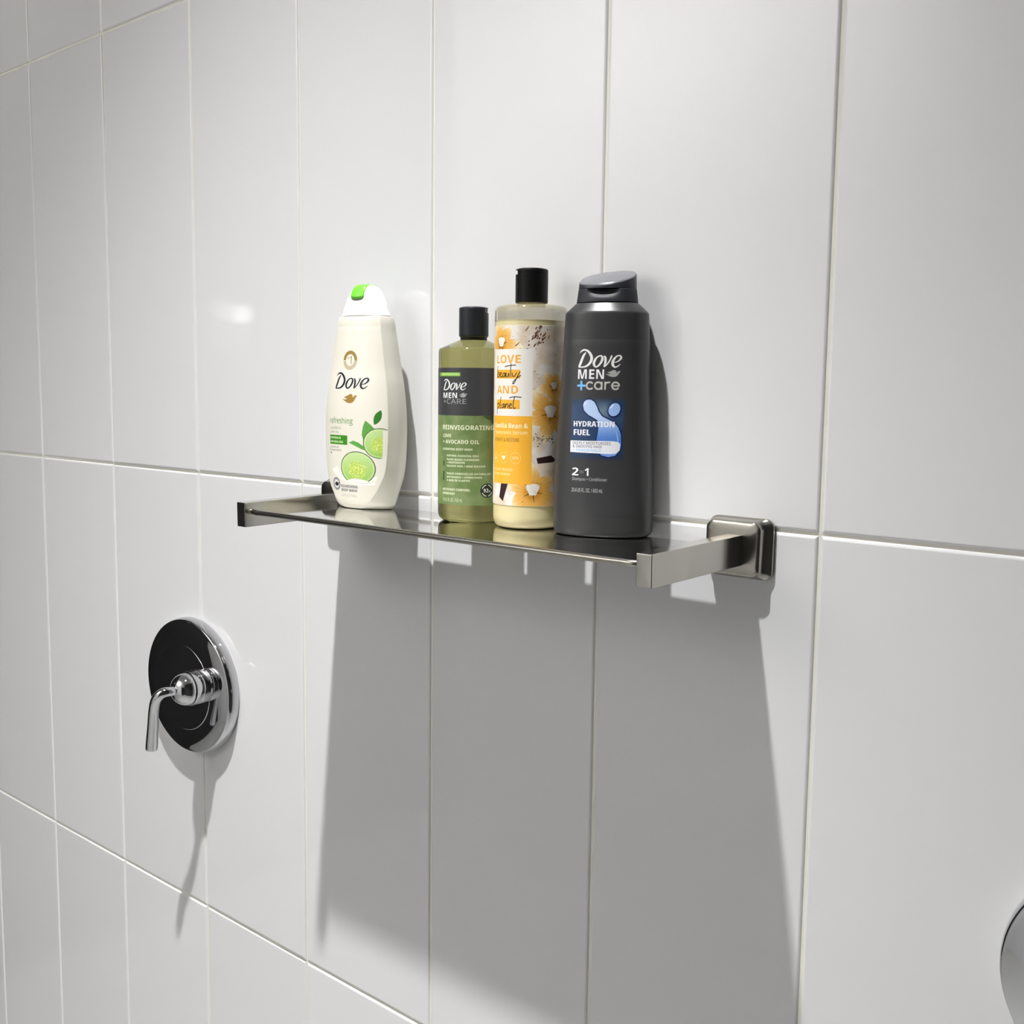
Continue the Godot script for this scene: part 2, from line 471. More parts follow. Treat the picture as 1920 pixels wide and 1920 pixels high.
func print_fuel() -> Texture2D:
	var coal := Color8(58, 58, 59)
	var p := Print.new(-40, 40, 14, 143, 8.0, coal)
	script_logo(p, -16.2, 16.6, 122.0, 135.0, Color8(238, 236, 232))
	write(p, "MEN", -15.9, 3.9, 113.9, 6.8, Color8(242, 240, 242), 700)
	bird(p, 4.6, 15.6, 115.3, 120.4, Color8(170, 170, 166))
	var sky := Color8(116, 190, 246)
	p.pen([Vector3(-15.8, 109.1, 1.5), Vector3(-10.2, 109.1, 1.5)], sky)
	p.pen([Vector3(-13.0, 106.3, 1.5), Vector3(-13.0, 111.9, 1.5)], sky)
	rounded_care(p, -9.4, 15.4, 106.1, 6.1, Color8(196, 194, 188))
	# the blue picture fades into the charcoal ground at its edges
	var noise := FastNoiseLite.new()
	noise.seed = 8
	noise.frequency = 0.05
	p.wash(-20.4, 20.6, 54.5, 101.5, func(s: float, h: float) -> Color:
		var edge := smoothstep(20.6, 17.4, s) * smoothstep(101.5, 96.5, h) * smoothstep(54.5, 60.0, h)
		var cool := Color8(38, 62, 98).lerp(Color8(112, 130, 146), clampf(0.9 * exp(-Vector2((s - 3.0) / 9.0, (h - 90.0) / 8.0).length_squared()) + 0.35 * noise.get_noise_2d(s, h), 0.0, 1.0))
		return Color(cool.lerp(Color8(28, 44, 74), clampf((68.0 - h) / 16.0, 0.0, 0.8)), edge))
	var rim := Color8(18, 36, 84)
	var lit := func(s: float, h: float) -> Color:
		return Color8(186, 208, 246).lerp(Color8(74, 122, 200), clampf((86.0 - h) / 16.0, 0.0, 1.0)).lerp(Color8(132, 168, 228), clampf((72.0 - h) / 12.0, 0.0, 0.8))
	var drop := PackedVector2Array()
	for q in [[-8.4, 99.0], [-5.4, 99.2], [-2.6, 97.6], [-0.8, 94.6], [0.8, 90.6], [3.4, 87.4], [7.4, 85.4], [11.6, 83.6], [15.2, 79.6], [17.2, 74.6], [17.6, 68.6], [16.8, 63.2], [13.4, 59.4], [8.6, 58.4], [3.6, 59.6], [0.2, 63.4], [-0.6, 68.4], [0.4, 74.6], [1.0, 80.0], [0.2, 84.4], [-3.2, 86.4], [-7.0, 88.4], [-10.2, 91.4], [-11.2, 95.2], [-10.4, 97.6]]:
		drop.append(Vector2(q[0], q[1]))
	for o in Geometry2D.offset_polygon(drop, 0.9, Geometry2D.JOIN_ROUND):
		p.shape(o, rim)
	p.shape(drop, lit)
	p.oval(Vector2(12.2, 92.0), Vector2(4.9, 5.8), rim, -0.5)
	p.oval(Vector2(12.0, 92.3), Vector2(4.0, 4.9), Color8(158, 190, 240), -0.5)
	p.oval(Vector2(10.2, 94.6), Vector2(0.6, 2.2), Color8(222, 234, 252), -0.7)
	p.oval(Vector2(-9.4, 96.4), Vector2(0.6, 1.7), Color8(222, 234, 252), -0.7)
	p.pen([Vector3(13.6, 77, 0.3), Vector3(15.2, 71, 0.9), Vector3(14.8, 67, 0.3)], Color(0.66, 0.78, 0.96, 0.8))
	var white := Color8(244, 243, 248)
	write(p, "HYDRATION", -18.3, 12.3, 79.8, 3.9, white, 700)
	write(p, "FUEL", -18.1, -5.4, 73.6, 4.1, white, 700)
	write(p, "HYDRATION", -18.1, 12.5, 79.8, 3.9, white, 700)
	write(p, "FUEL", -17.8, -5.1, 73.6, 4.1, white, 700)
	var band := PackedVector2Array([Vector2(-20.6, 61.2), Vector2(-20.6, 69.6), Vector2(12, 69.8), Vector2(15.6, 69.2), Vector2(17.2, 67.4), Vector2(16.6, 63.4), Vector2(14, 61.0), Vector2(10, 60.6)])
	p.shape(band, Color8(236, 236, 242))
	write(p, "DEEPLY MOISTURIZES", -18.6, 10.2, 67.0, 1.9, Color8(74, 72, 78))
	write(p, "& SMOOTHS HAIR", -18.6, 3.8, 64.6, 1.9, Color8(74, 72, 78))
	write(p, "+ FRAGRANCE", -18.6, 3.6, 62.0, 1.8, Color8(130, 190, 236))
	write(p, "2", -18.6, -13.2, 44.4, 5.6, white, 700)
	write(p, "IN", -12.2, -9.4, 45.9, 2.3, Color8(150, 150, 152))
	write(p, "1", -8.4, -5.4, 44.4, 5.6, white, 700)
	write(p, "Shampoo + Conditioner", -18.4, 8.4, 40.9, 2.2, Color8(206, 206, 206))
	write(p, "20.4 US FL. OZ. / 603 mL", -18.6, 5.4, 32.6, 2.7, Color8(226, 226, 226))
	return p.texture()


# ------------------------------------------------------------------ meshes
# Rows of points skinned into one mesh with area-weighted normals. Rows run along an axis, each row counter-clockwise about it.
func skin(rows: Array, wrap := true, cap_first := true, cap_last := true, uvs := []) -> ArrayMesh:
	var v := PackedVector3Array()
	var t := PackedVector2Array()
	var order := PackedInt32Array()
	var n: int = rows[0].size()
	for i in rows.size():
		v.append_array(rows[i])
		if uvs.size():
			t.append_array(uvs[i])
	for i in rows.size() - 1:
		for j in (n if wrap else n - 1):
			var a := i * n + j
			var b := i * n + (j + 1) % n
			order.append_array([a, b, a + n, b, b + n, a + n])
	if wrap and cap_first:
		var mid := Vector3.ZERO
		for p in rows[0]:
			mid += p / n
		v.append(mid)
		for j in n:
			order.append_array([v.size() - 1, (j + 1) % n, j])
	if wrap and cap_last:
		var mid := Vector3.ZERO
		for p in rows[-1]:
			mid += p / n
		v.append(mid)
		var at := (rows.size() - 1) * n
		for j in n:
			order.append_array([v.size() - 1, at + j, at + (j + 1) % n])
	while uvs.size() and t.size() < v.size():
		t.append(Vector2(0.5, 0.5))
	var normals := PackedVector3Array()
	normals.resize(v.size())
	for i in order.size() / 3:
		var a := order[3 * i]
		var b := order[3 * i + 1]
		var c := order[3 * i + 2]
		var f := (v[b] - v[a]).cross(v[c] - v[a])
		normals[a] += f
		normals[b] += f
		normals[c] += f
		order[3 * i + 1] = c
		order[3 * i + 2] = b
	for i in normals.size():
		normals[i] = normals[i].normalized() if normals[i].length() > 0.0 else Vector3.UP
	var arrays := []
	arrays.resize(Mesh.ARRAY_MAX)
	arrays[Mesh.ARRAY_VERTEX] = v
	arrays[Mesh.ARRAY_NORMAL] = normals
	if uvs.size():
		arrays[Mesh.ARRAY_TEX_UV] = t
	arrays[Mesh.ARRAY_INDEX] = order
	var m := ArrayMesh.new()
	m.add_surface_from_arrays(Mesh.PRIMITIVE_TRIANGLES, arrays)
	return m


func lathe(profile: Array, segs := 64, stretch := Vector2.ONE) -> ArrayMesh:
	# profile: [radius, height] from below upwards, round the y axis
	var rows := []
	for q in profile:
		var row := PackedVector3Array()
		for j in segs:
			var a := TAU * j / segs
			row.append(Vector3(sin(a) * q[0] * stretch.x, q[1], cos(a) * q[0] * stretch.y))
		rows.append(row)
	return skin(rows)


func lathe_z(profile: Array, segs := 72, stretch := Vector2.ONE) -> ArrayMesh:
	# the same round the z axis: [radius, z]
	var rows := []
	for q in profile:
		var row := PackedVector3Array()
		for j in segs:
			var a := TAU * j / segs
			row.append(Vector3(cos(a) * q[0] * stretch.x, sin(a) * q[0] * stretch.y, q[1]))
		rows.append(row)
	return skin(rows)


func rounded(w: float, h: float, r: float, n := 6) -> PackedVector2Array:
	# a rounded rectangle about the origin, counter-clockwise
	var o := PackedVector2Array()
	for c in 4:
		var mid := Vector2((w / 2 - r) * (1 if c == 0 or c == 3 else -1), (h / 2 - r) * (1 if c < 2 else -1))
		for i in n + 1:
			o.append(mid + Vector2.from_angle(PI / 2 * (c + i / float(n))) * r)
	return o


func bar_z(w: float, h: float, z0: float, z1: float, edge: float) -> ArrayMesh:
	# a square bar along z with eased edges
	var rows := []
	for q in [[z0, -edge], [z0 + edge * 0.35, -edge * 0.3], [z0 + edge, 0.0], [z1 - edge, 0.0], [z1 - edge * 0.35, -edge * 0.3], [z1, -edge]]:
		var row := PackedVector3Array()
		for p in rounded(w + 2 * q[1], h + 2 * q[1], maxf(edge + q[1], 0.00005), 3):
			row.append(Vector3(p.x, p.y, q[0]))
		rows.append(row)
	return skin(rows)


func slab(size: Vector3) -> BoxMesh:
	var b := BoxMesh.new()
	b.size = size
	return b


func tube(points: Array, segs := 20) -> ArrayMesh:
	# a round rod through Vector4(x, y, z, radius), smoothed
	var fine := []
	var n := points.size()
	for i in n - 1:
		for j in 6:
			fine.append(cubic4(points[maxi(i - 1, 0)], points[i], points[i + 1], points[mini(i + 2, n - 1)], j / 6.0))
	fine.append(points[n - 1])
	var rows := []
	var side := Vector3.RIGHT
	for i in fine.size():
		var a: Vector4 = fine[maxi(i - 1, 0)]
		var b: Vector4 = fine[mini(i + 1, fine.size() - 1)]
		var c: Vector4 = fine[i]
		var along := (Vector3(b.x, b.y, b.z) - Vector3(a.x, a.y, a.z)).normalized()
		side = (side - along * side.dot(along)).normalized()
		var other := along.cross(side)
		var row := PackedVector3Array()
		for j in segs:
			var t := TAU * j / segs
			row.append(Vector3(c.x, c.y, c.z) + (side * cos(t) + other * sin(t)) * c.w)
		rows.append(row)
	return skin(rows)


func cubic4(p0: Vector4, p1: Vector4, p2: Vector4, p3: Vector4, t: float) -> Vector4:
	return 0.5 * (2.0 * p1 + (p2 - p0) * t + (2.0 * p0 - 5.0 * p1 + 4.0 * p2 - p3) * t * t + (3.0 * p1 - p0 - 3.0 * p2 + p3) * t * t * t)


func along(x: float, table: Array) -> float:
	# a table of [x, y] read with smooth interpolation
	var n := table.size()
	if x <= table[0][0]:
		return table[0][1]
	for i in n - 1:
		if x <= table[i + 1][0]:
			var t: float = (x - table[i][0]) / (table[i + 1][0] - table[i][0])
			return cubic_interpolate(table[i][1], table[i + 1][1], table[maxi(i - 1, 0)][1], table[mini(i + 2, n - 1)][1], t) if table[i + 1][0] - table[i][0] > 0.004 else lerpf(table[i][1], table[i + 1][1], t)
	return table[n - 1][1]


# ------------------------------------------------------------------ things
func material(color: Color, rough := 0.5, metal := 0.0) -> StandardMaterial3D:
	var m := StandardMaterial3D.new()
	m.albedo_color = color
	m.roughness = rough
	m.metallic = metal
	return m


func printed(t: Texture2D, rough: float) -> StandardMaterial3D:
	var m := material(Color.WHITE, rough)
	m.albedo_texture = t
	m.texture_repeat = false
	return m


func thing(called: String, label: String, category: String, at: Vector3, group := "") -> Node3D:
	var o := Node3D.new()
	o.name = called
	add_child(o, true)
	o.position = at
	o.set_meta("label", label)
	o.set_meta("category", category)
	if group:
		o.set_meta("group", group)
	return o


func part(called: String, shape: Mesh, m: Material, parent: Node, at := Vector3.ZERO) -> MeshInstance3D:
	var o := MeshInstance3D.new()
	o.name = called
	o.mesh = shape
	o.material_override = m
	o.position = at
	parent.add_child(o, true)
	return o


func struct(called: String, label: String, category: String, size: Vector3, at: Vector3, m: Material) -> MeshInstance3D:
	var o := part(called, slab(size), m, self, at)
	o.set_meta("kind", "structure")
	o.set_meta("label", label)
	o.set_meta("category", category)
	return o


# ------------------------------------------------------------------ the scene
func _ready() -> void:
	view_and_light()
	materials()
	room()
	shelf()
	cucumber_bottle(Vector3(-0.4195, SHELF_Y, 0.0300), 5.0)
	lime_bottle(Vector3(-0.288, SHELF_Y, 0.0305), 38.0)
	vanilla_bottle(Vector3(-0.2285, SHELF_Y, 0.0295), 10.0)
	fuel_bottle(Vector3(-0.1585, SHELF_Y, 0.0272), 22.0)
	valves()
	overhead_shower()


func view_and_light() -> void:
	var cam := Camera3D.new()
	cam.name = "camera"
	cam.fov = 50.8745
	cam.near = 0.02
	cam.far = 30.0
	add_child(cam)
	cam.transform = Transform3D(Basis(Vector3(0.7549, 0.0122, -0.6557).normalized(), Vector3(-0.0809, 0.9939, -0.0746).normalized(), Vector3(0.6508, 0.1094, 0.7513).normalized()).orthonormalized(), Vector3(0.3108, 0.0910, 0.6720))
	cam.current = true
	var around := WorldEnvironment.new()
	around.name = "surroundings"
	var e := Environment.new()
	e.background_mode = Environment.BG_COLOR
	e.background_color = Color.BLACK
	e.ambient_light_source = Environment.AMBIENT_SOURCE_DISABLED
	e.tonemap_mode = Environment.TONE_MAPPER_LINEAR
	e.tonemap_exposure = 1.06
	e.sdfgi_enabled = true
	e.ssao_enabled = true
	e.ssil_enabled = true
	around.environment = e
	add_child(around)
	mat.steel = material(Color(0.75, 0.74, 0.71), 0.15, 1.0)
	mat.brushed = material(Color(0.66, 0.645, 0.61), 0.22, 1.0)
	ceiling_light()
	added_fill_light()
	wall_lamp()


func ceiling_light() -> void:
	# the round downlight in the ceiling before the shelf; it throws the sharp shadows
	var t := thing("ceiling_light", "round recessed downlight in the ceiling above the shower shelf", "ceiling light", Vector3(-0.305, 1.63, 0.57))
	part("trim", lathe([[0.030, -0.001], [0.036, -0.004], [0.046, -0.004], [0.052, 0.0], [0.052, 0.009], [0.030, 0.009]], 48), material(Color(0.85, 0.85, 0.85), 0.4), t)
	var glow := material(Color.WHITE, 0.4)
	glow.emission_enabled = true
	glow.emission = Color(1.0, 0.98, 0.95)
	glow.emission_energy_multiplier = 6.0
	part("lens", lathe([[0.0295, 0.0], [0.0295, 0.006]], 40), glow, t)
	var l := SpotLight3D.new()
	l.name = "beam"
	l.light_color = Color(1.0, 1.0, 1.0)
	l.light_energy = 13.7
	l.light_size = 0.026
	l.spot_angle = 47.0
	l.spot_angle_attenuation = 1.0
	l.spot_range = 8.0
	l.spot_attenuation = 2.0
	l.shadow_enabled = true
	t.add_child(l)
	l.position = Vector3(0, -0.006, 0)
	l.look_at_from_position(t.position + l.position, t.position + l.position + Vector3(-0.085, -1.0, 0.26), Vector3.FORWARD)


func added_fill_light() -> void:
	# an invented fill light, added out of view before the wall behind the camera; that wall, lit by it, fills the shadows
	var t := thing("added_fill_washer", "added unseen fill light that brightens the wall behind the camera", "added fill light", Vector3(-1.5, 1.30, 1.6))
	part("housing", slab(Vector3(1.26, 0.16, 0.05)), material(Color(0.8, 0.8, 0.8), 0.5), t)
	var glow := material(Color.WHITE, 0.4)
	glow.emission_enabled = true
	glow.emission = Color(1.0, 0.985, 0.96)
	glow.emission_energy_multiplier = 1.5
	part("diffuser", slab(Vector3(1.2, 0.12, 0.006)), glow, t, Vector3(0, 0, 0.026))
	for x in [-0.5, 0.5]:
		part("rod", lathe([[0.004, 0.0], [0.004, 0.26]], 12), mat.steel, t, Vector3(x, 0.08, 0))
	var l := AreaLight3D.new()
	l.name = "fill_light"
	l.area_size = Vector2(1.2, 0.12)
	l.light_color = Color(1.0, 0.985, 0.965)
	l.light_energy = 4.6
	l.area_range = 8.0
	l.shadow_enabled = true
	t.add_child(l)
	l.position = Vector3(0, 0, 0.034)
	l.rotation = Vector3(0, PI, 0)


func wall_lamp() -> void:
	# a small lit lamp far to the left; the tiles mirror it
	var t := thing("wall_lamp", "small lit lamp on the far left wall", "wall lamp", Vector3(-2.545, 0.28, 1.28))
	part("holder", slab(Vector3(0.03, 0.16, 0.15)), material(Color(0.75, 0.75, 0.74), 0.5), t)
	var glow := material(Color.WHITE, 0.4)
	glow.emission_enabled = true
	glow.emission = Color(1.0, 0.985, 0.96)
	glow.emission_energy_multiplier = 0.9
	part("shade", slab(Vector3(0.05, 0.045, 0.09)), glow, t, Vector3(0.04, 0.04, 0))
	var l := OmniLight3D.new()
	l.name = "glow"
	l.light_energy = 0.001
	l.light_size = 0.03
	l.omni_range = 6.0
	l.omni_attenuation = 2.0
	l.shadow_enabled = true
	t.add_child(l)
	l.position = Vector3(0.075, 0.04, 0)


func materials() -> void:
	mat.tile = material(Color(0.90, 0.90, 0.905), 0.035)
	mat.grout = material(Color(0.90, 0.89, 0.85), 0.9)
	mat.chrome = material(Color(0.80, 0.80, 0.81), 0.04, 1.0)
	mat.tray = material(Color(0.76, 0.755, 0.74), 0.06, 1.0)
	mat.black_cap = material(Color8(38, 40, 44), 0.4)
	mat.black_cap.metallic_specular = 0.4
	mat.jet_cap = material(Color8(16, 16, 16), 0.42)
	mat.jet_cap.metallic_specular = 0.3


func room() -> void:
	var paint := material(Color(0.80, 0.80, 0.79), 0.7)
	var stone := material(Color(0.62, 0.62, 0.61), 0.5)
	var grey := material(Color(0.22, 0.22, 0.22), 0.7)
	var dark := material(Color(0.10, 0.10, 0.105), 0.7)
	var pale := material(Color(0.81, 0.81, 0.81), 0.6)
	struct("floor", "grey floor of the shower room", "floor", Vector3(3.8, 0.1, 2.6), Vector3(-0.82, -1.562, 1.15), stone)
	struct("ceiling", "white ceiling of the shower room", "ceiling", Vector3(3.8, 0.1, 2.6), Vector3(-0.82, 1.69, 1.15), paint)
	struct("wall_left", "dark wall at the far left end of the room", "wall", Vector3(0.1, 3.2, 2.6), Vector3(-2.612, 0.06, 1.15), dark)
	struct("wall_right", "grey wall at the right end of the shower", "wall", Vector3(0.1, 3.2, 2.6), Vector3(0.966, 0.06, 1.15), grey)
	struct("wall_front", "pale wall behind the camera facing the tiles", "wall", Vector3(3.8, 3.2, 0.1), Vector3(-0.82, 0.06, 2.35), pale)
	struct("door_1", "unseen dark panel added behind the camera to dim fill and reflections", "door", Vector3(1.05, 2.15, 0.04), Vector3(0.34, -0.437, 2.28), dark)  # added out of view to cut fill and reflections on the right
	# the tiled wall: a bed of grout with every tile a piece of its own
	var wall := Node3D.new()
	wall.name = "wall_back"
	wall.set_meta("kind", "structure")
	wall.set_meta("label", "white glossy wall of tall tiles that carries the shelf and the valves")
	wall.set_meta("category", "wall")
	add_child(wall)
	part("grout", slab(Vector3(3.8, 3.2, 0.06)), mat.grout, wall, Vector3(-0.82, 0.06, -0.0316))
	var rng := RandomNumberGenerator.new()
	rng.seed = 3
	var tall := tile_mesh(TILE_W - GROUT, TILE_H - GROUT)
	var cut := tile_mesh(TILE_W - GROUT, 1.639 - 3.0 * TILE_H - GROUT / 2)
	var shades := []
	for i in 4:
		var m: StandardMaterial3D = mat.tile.duplicate()
		m.albedo_color = m.albedo_color * (1.0 - 0.004 * i)
		m.albedo_color.a = 1.0
		shades.append(m)
	for j in range(-3, 4):
		for i in range(-14, 5):
			var high := TILE_H if j < 3 else 1.639 - 3.0 * TILE_H + GROUT / 2
			var o := part("tile", tall if j < 3 else cut, shades[rng.randi() % 4], wall, Vector3((i + 0.5) * TILE_W, j * TILE_H + high / 2, 0))
			o.rotation = Vector3(rng.randfn(0, 0.0010), rng.randfn(0, 0.0012), 0)


func tile_mesh(w: float, h: float) -> ArrayMesh:
	# glazed tile: flat face, softly rounded edges; each edge has its own vertices so that it catches the light evenly
	var prof := [Vector2(0.0, -0.006), Vector2(0.0, -0.0026), Vector2(0.0003, -0.0014), Vector2(0.0009, -0.0007), Vector2(0.0017, -0.0002), Vector2(0.0027, 0.0)]
	var v := PackedVector3Array()
	var nn := PackedVector3Array()
	var order := PackedInt32Array()
	for side in 4:
		var out := Vector3(1, 0, 0).rotated(Vector3.BACK, PI / 2 * side)
		var run := Vector3(0, 1, 0).rotated(Vector3.BACK, PI / 2 * side)
		var far := (w if side % 2 == 0 else h) / 2
		var half := (h if side % 2 == 0 else w) / 2
		var first := v.size()
		for i in prof.size():
			var a: Vector2 = prof[maxi(i - 1, 0)]
			var b: Vector2 = prof[mini(i + 1, prof.size() - 1)]
			var n := (out * (b.y - a.y) + Vector3.BACK * (b.x - a.x)).normalized() if i + 1 < prof.size() else Vector3.BACK
			for e in [-1.0, 1.0]:
				v.append(out * (far - prof[i].x) + run * e * (half - prof[i].x) + Vector3.BACK * prof[i].y)
				nn.append(n)
		for i in prof.size() - 1:
			var k := first + 2 * i
			order.append_array([k, k + 3, k + 1, k, k + 2, k + 3])
	var f := v.size()
	var i_ := 0.0027
	for c in [[-1, -1], [1, -1], [1, 1], [-1, 1]]:
		v.append(Vector3(c[0] * (w / 2 - i_), c[1] * (h / 2 - i_), 0))
		nn.append(Vector3.BACK)
	order.append_array([f, f + 2, f + 1, f, f + 3, f + 2])
	var arrays := []
	arrays.resize(Mesh.ARRAY_MAX)
	arrays[Mesh.ARRAY_VERTEX] = v
	arrays[Mesh.ARRAY_NORMAL] = nn
	arrays[Mesh.ARRAY_INDEX] = order
	var m := ArrayMesh.new()
	m.add_surface_from_arrays(Mesh.PRIMITIVE_TRIANGLES, arrays)
	return m


func shelf() -> void:
	var t := thing("shower_shelf", "brushed steel shower shelf with two square arms, holding four bottles", "shelf", Vector3(-0.268, 0, 0))
	for side in [-1, 1]:
		var x := -0.4798 if side < 0 else -0.0571
		var px := -0.4852 if side < 0 else -0.0590
		# wall plate: a rounded square, waisted between base and face
		var rows := []
		for q in [[0.0490, 0.0, 0.006], [0.0500, 0.0008, 0.0065], [0.0500, 0.0024, 0.0065], [0.0488, 0.0030, 0.0062], [0.0462, 0.0038, 0.006], [0.0440, 0.0050, 0.006], [0.0426, 0.0066, 0.006], [0.0418, 0.0080, 0.006], [0.0410, 0.0089, 0.0058], [0.0398, 0.0094, 0.0055], [0.0360, 0.0098, 0.005], [0.0280, 0.0102, 0.004], [0.0180, 0.0104, 0.003]]:
			var row := PackedVector3Array()
			for p in rounded(q[0], q[0], q[2], 6):
				var bow := 1.0 + 0.10 * (1.0 - pow(2.0 * minf(absf(p.x), absf(p.y)) / q[0], 2.0)) * (0.7 if q[1] > 0.004 else 0.35)
				row.append(Vector3(p.x * bow * 0.985 + px + lerpf(0.002, -0.0004, smoothstep(0.002, 0.007, q[1])), p.y * bow * lerpf(0.84, 0.89, smoothstep(0.002, 0.006, q[1])) - 0.0140, q[1] * 1.12))
			rows.append(row)
		part("wall_plate", skin(rows), mat.brushed, t, Vector3(0.268, 0, 0))
		var arm := part("arm", bar_z(0.0118, 0.0214, 0.0085, 0.1226, 0.0006), mat.steel, t, Vector3(0.268 + x, -0.0148, 0))
		arm.rotation = Vector3(deg_to_rad(0.9), deg_to_rad(1.2 if side < 0 else 0.0), 0)
	# tray: thin sheet with a rolled front edge and eased front corners
	var xs := []
	for i in 9:
		xs.append(-0.4738 + 0.012 * i / 8.0)
	for i in 20:
		xs.append(-0.4618 + 0.3867 * (i + 1) / 21.0)
	for i in 9:
		xs.append(-0.0751 + 0.012 * i / 8.0)
	var rows := []
	var beads := []
	for x in xs:
		var near := maxf(0.0, 1.0 - minf(x + 0.4738, -0.0631 - x) / 0.012)
		var front := 0.1172 - 0.0055 * (1.0 - sqrt(maxf(0.0, 1.0 - near * near)))
		var row := PackedVector3Array()
		# seen from +x the outline runs y towards z, counter-clockwise
		row.append(Vector3(x, 0.0, 0.0156))
		row.append(Vector3(x, -0.0003, 0.0153))
		row.append(Vector3(x, -0.0014, 0.0153))
		row.append(Vector3(x, -0.0016, 0.0156))
		row.append(Vector3(x, -0.0016, front - 0.003))
		row.append(Vector3(x, -0.0012, front))
		row.append(Vector3(x, -0.0004, front))
		row.append(Vector3(x, 0.0, front - 0.003))
		var bead := PackedVector3Array()
		for i in 14:
			var a := TAU * i / 14.0
			bead.append(Vector3(x, -0.0016 + 0.0024 * cos(a), front - 0.0006 + 0.0024 * sin(a)))
		beads.append(bead)
		row.reverse()
		rows.append(row)
	for row in rows + beads:
		for i in row.size():
			row[i].y += SHELF_Y - 0.0001 - 0.006 * (row[i].z - 0.005)
	part("tray", skin(rows), mat.tray, t, Vector3(0.268, 0, 0))
	part("rolled_edge", skin(beads), mat.brushed, t, Vector3(0.268, 0, 0))


# ---- the white oval bottle
const WHITE_A := [[0.0, 0.0300], [0.0012, 0.0316], [0.0043, 0.0340], [0.0237, 0.0381], [0.043, 0.0399], [0.0718, 0.0405], [0.0909, 0.0396], [0.11, 0.0374], [0.1242, 0.0347], [0.1431, 0.0318], [0.1619, 0.0288], [0.1655, 0.0280], [0.168, 0.0271]]
const WHITE_CREASE := [[0.0, 0.30], [0.002, 0.38], [0.0075, 0.60], [0.017, 0.76], [0.031, 0.89], [0.048, 0.93], [0.072, 0.94], [0.11, 0.94], [0.14, 0.92], [0.168, 0.90]]


func white_front(h: float, n: int) -> PackedVector2Array:
	# the broad front face of the section at height h, from its left crease to its right one
	var a := along(h, WHITE_A)
	var c := a * along(h, WHITE_CREASE)
	var o := PackedVector2Array()
	for i in n + 1:
		var x := c * sin(PI / 2 * (2.0 * i / n - 1.0))
		o.append(Vector2(x, 0.55 * a * sqrt(1.0 - pow(x / (1.12 * a), 2.0))))
	return o


func white_section(h: float) -> PackedVector3Array:
	var front := white_front(h, 28)
	var a := along(h, WHITE_A)
	var c := front[-1]
	var o := PackedVector3Array()
	for q in front:
		o.append(Vector3(q.x, h, q.y))
	var side := func(t: float) -> Vector2:
		return Vector2(c.x + (a - c.x) * (1.0 - pow(1.0 - t, 1.7)), c.y * (1.0 - t))
	for i in range(1, 9):
		var q: Vector2 = side.call(0.012 if i == 1 else (i - 1) / 8.0)
		o.append(Vector3(q.x, h, q.y))
	o.append(Vector3(a, h, 0))
	for i in range(8, 0, -1):
		var q: Vector2 = side.call(0.012 if i == 1 else (i - 1) / 8.0)
		o.append(Vector3(q.x, h, -q.y))
	for i in range(front.size() - 1, -1, -1):
		o.append(Vector3(front[i].x, h, -front[i].y))
	for i in range(1, 9):
		var q: Vector2 = side.call(0.012 if i == 1 else (i - 1) / 8.0)
		o.append(Vector3(-q.x, h, -q.y))
	o.append(Vector3(-a, h, 0))
	for i in range(8, 0, -1):
		var q: Vector2 = side.call(0.012 if i == 1 else (i - 1) / 8.0)
		o.append(Vector3(-q.x, h, q.y))
	return o


const WHITE_CAP := [[0.1680, 0.0271, 0.55], [0.1713, 0.0252, 0.57], [0.1783, 0.0222, 0.60], [0.1853, 0.0187, 0.66], [0.1885, 0.0167, 0.70], [0.1909, 0.0148, 0.73], [0.1932, 0.0124, 0.76], [0.1946, 0.0104, 0.78], [0.1956, 0.0084, 0.8], [0.1963, 0.0058, 0.8], [0.1966, 0.0025, 0.8]]


func white_cap_size(h: float) -> Vector2:
	for i in WHITE_CAP.size() - 1:
		if h <= WHITE_CAP[i + 1][0]:
			var t: float = clampf((h - WHITE_CAP[i][0]) / (WHITE_CAP[i + 1][0] - WHITE_CAP[i][0]), 0.0, 1.0)
			var a: float = lerpf(WHITE_CAP[i][1], WHITE_CAP[i + 1][1], t)
			return Vector2(a, a * lerpf(WHITE_CAP[i][2], WHITE_CAP[i + 1][2], t))
	return Vector2(0.0025, 0.002)


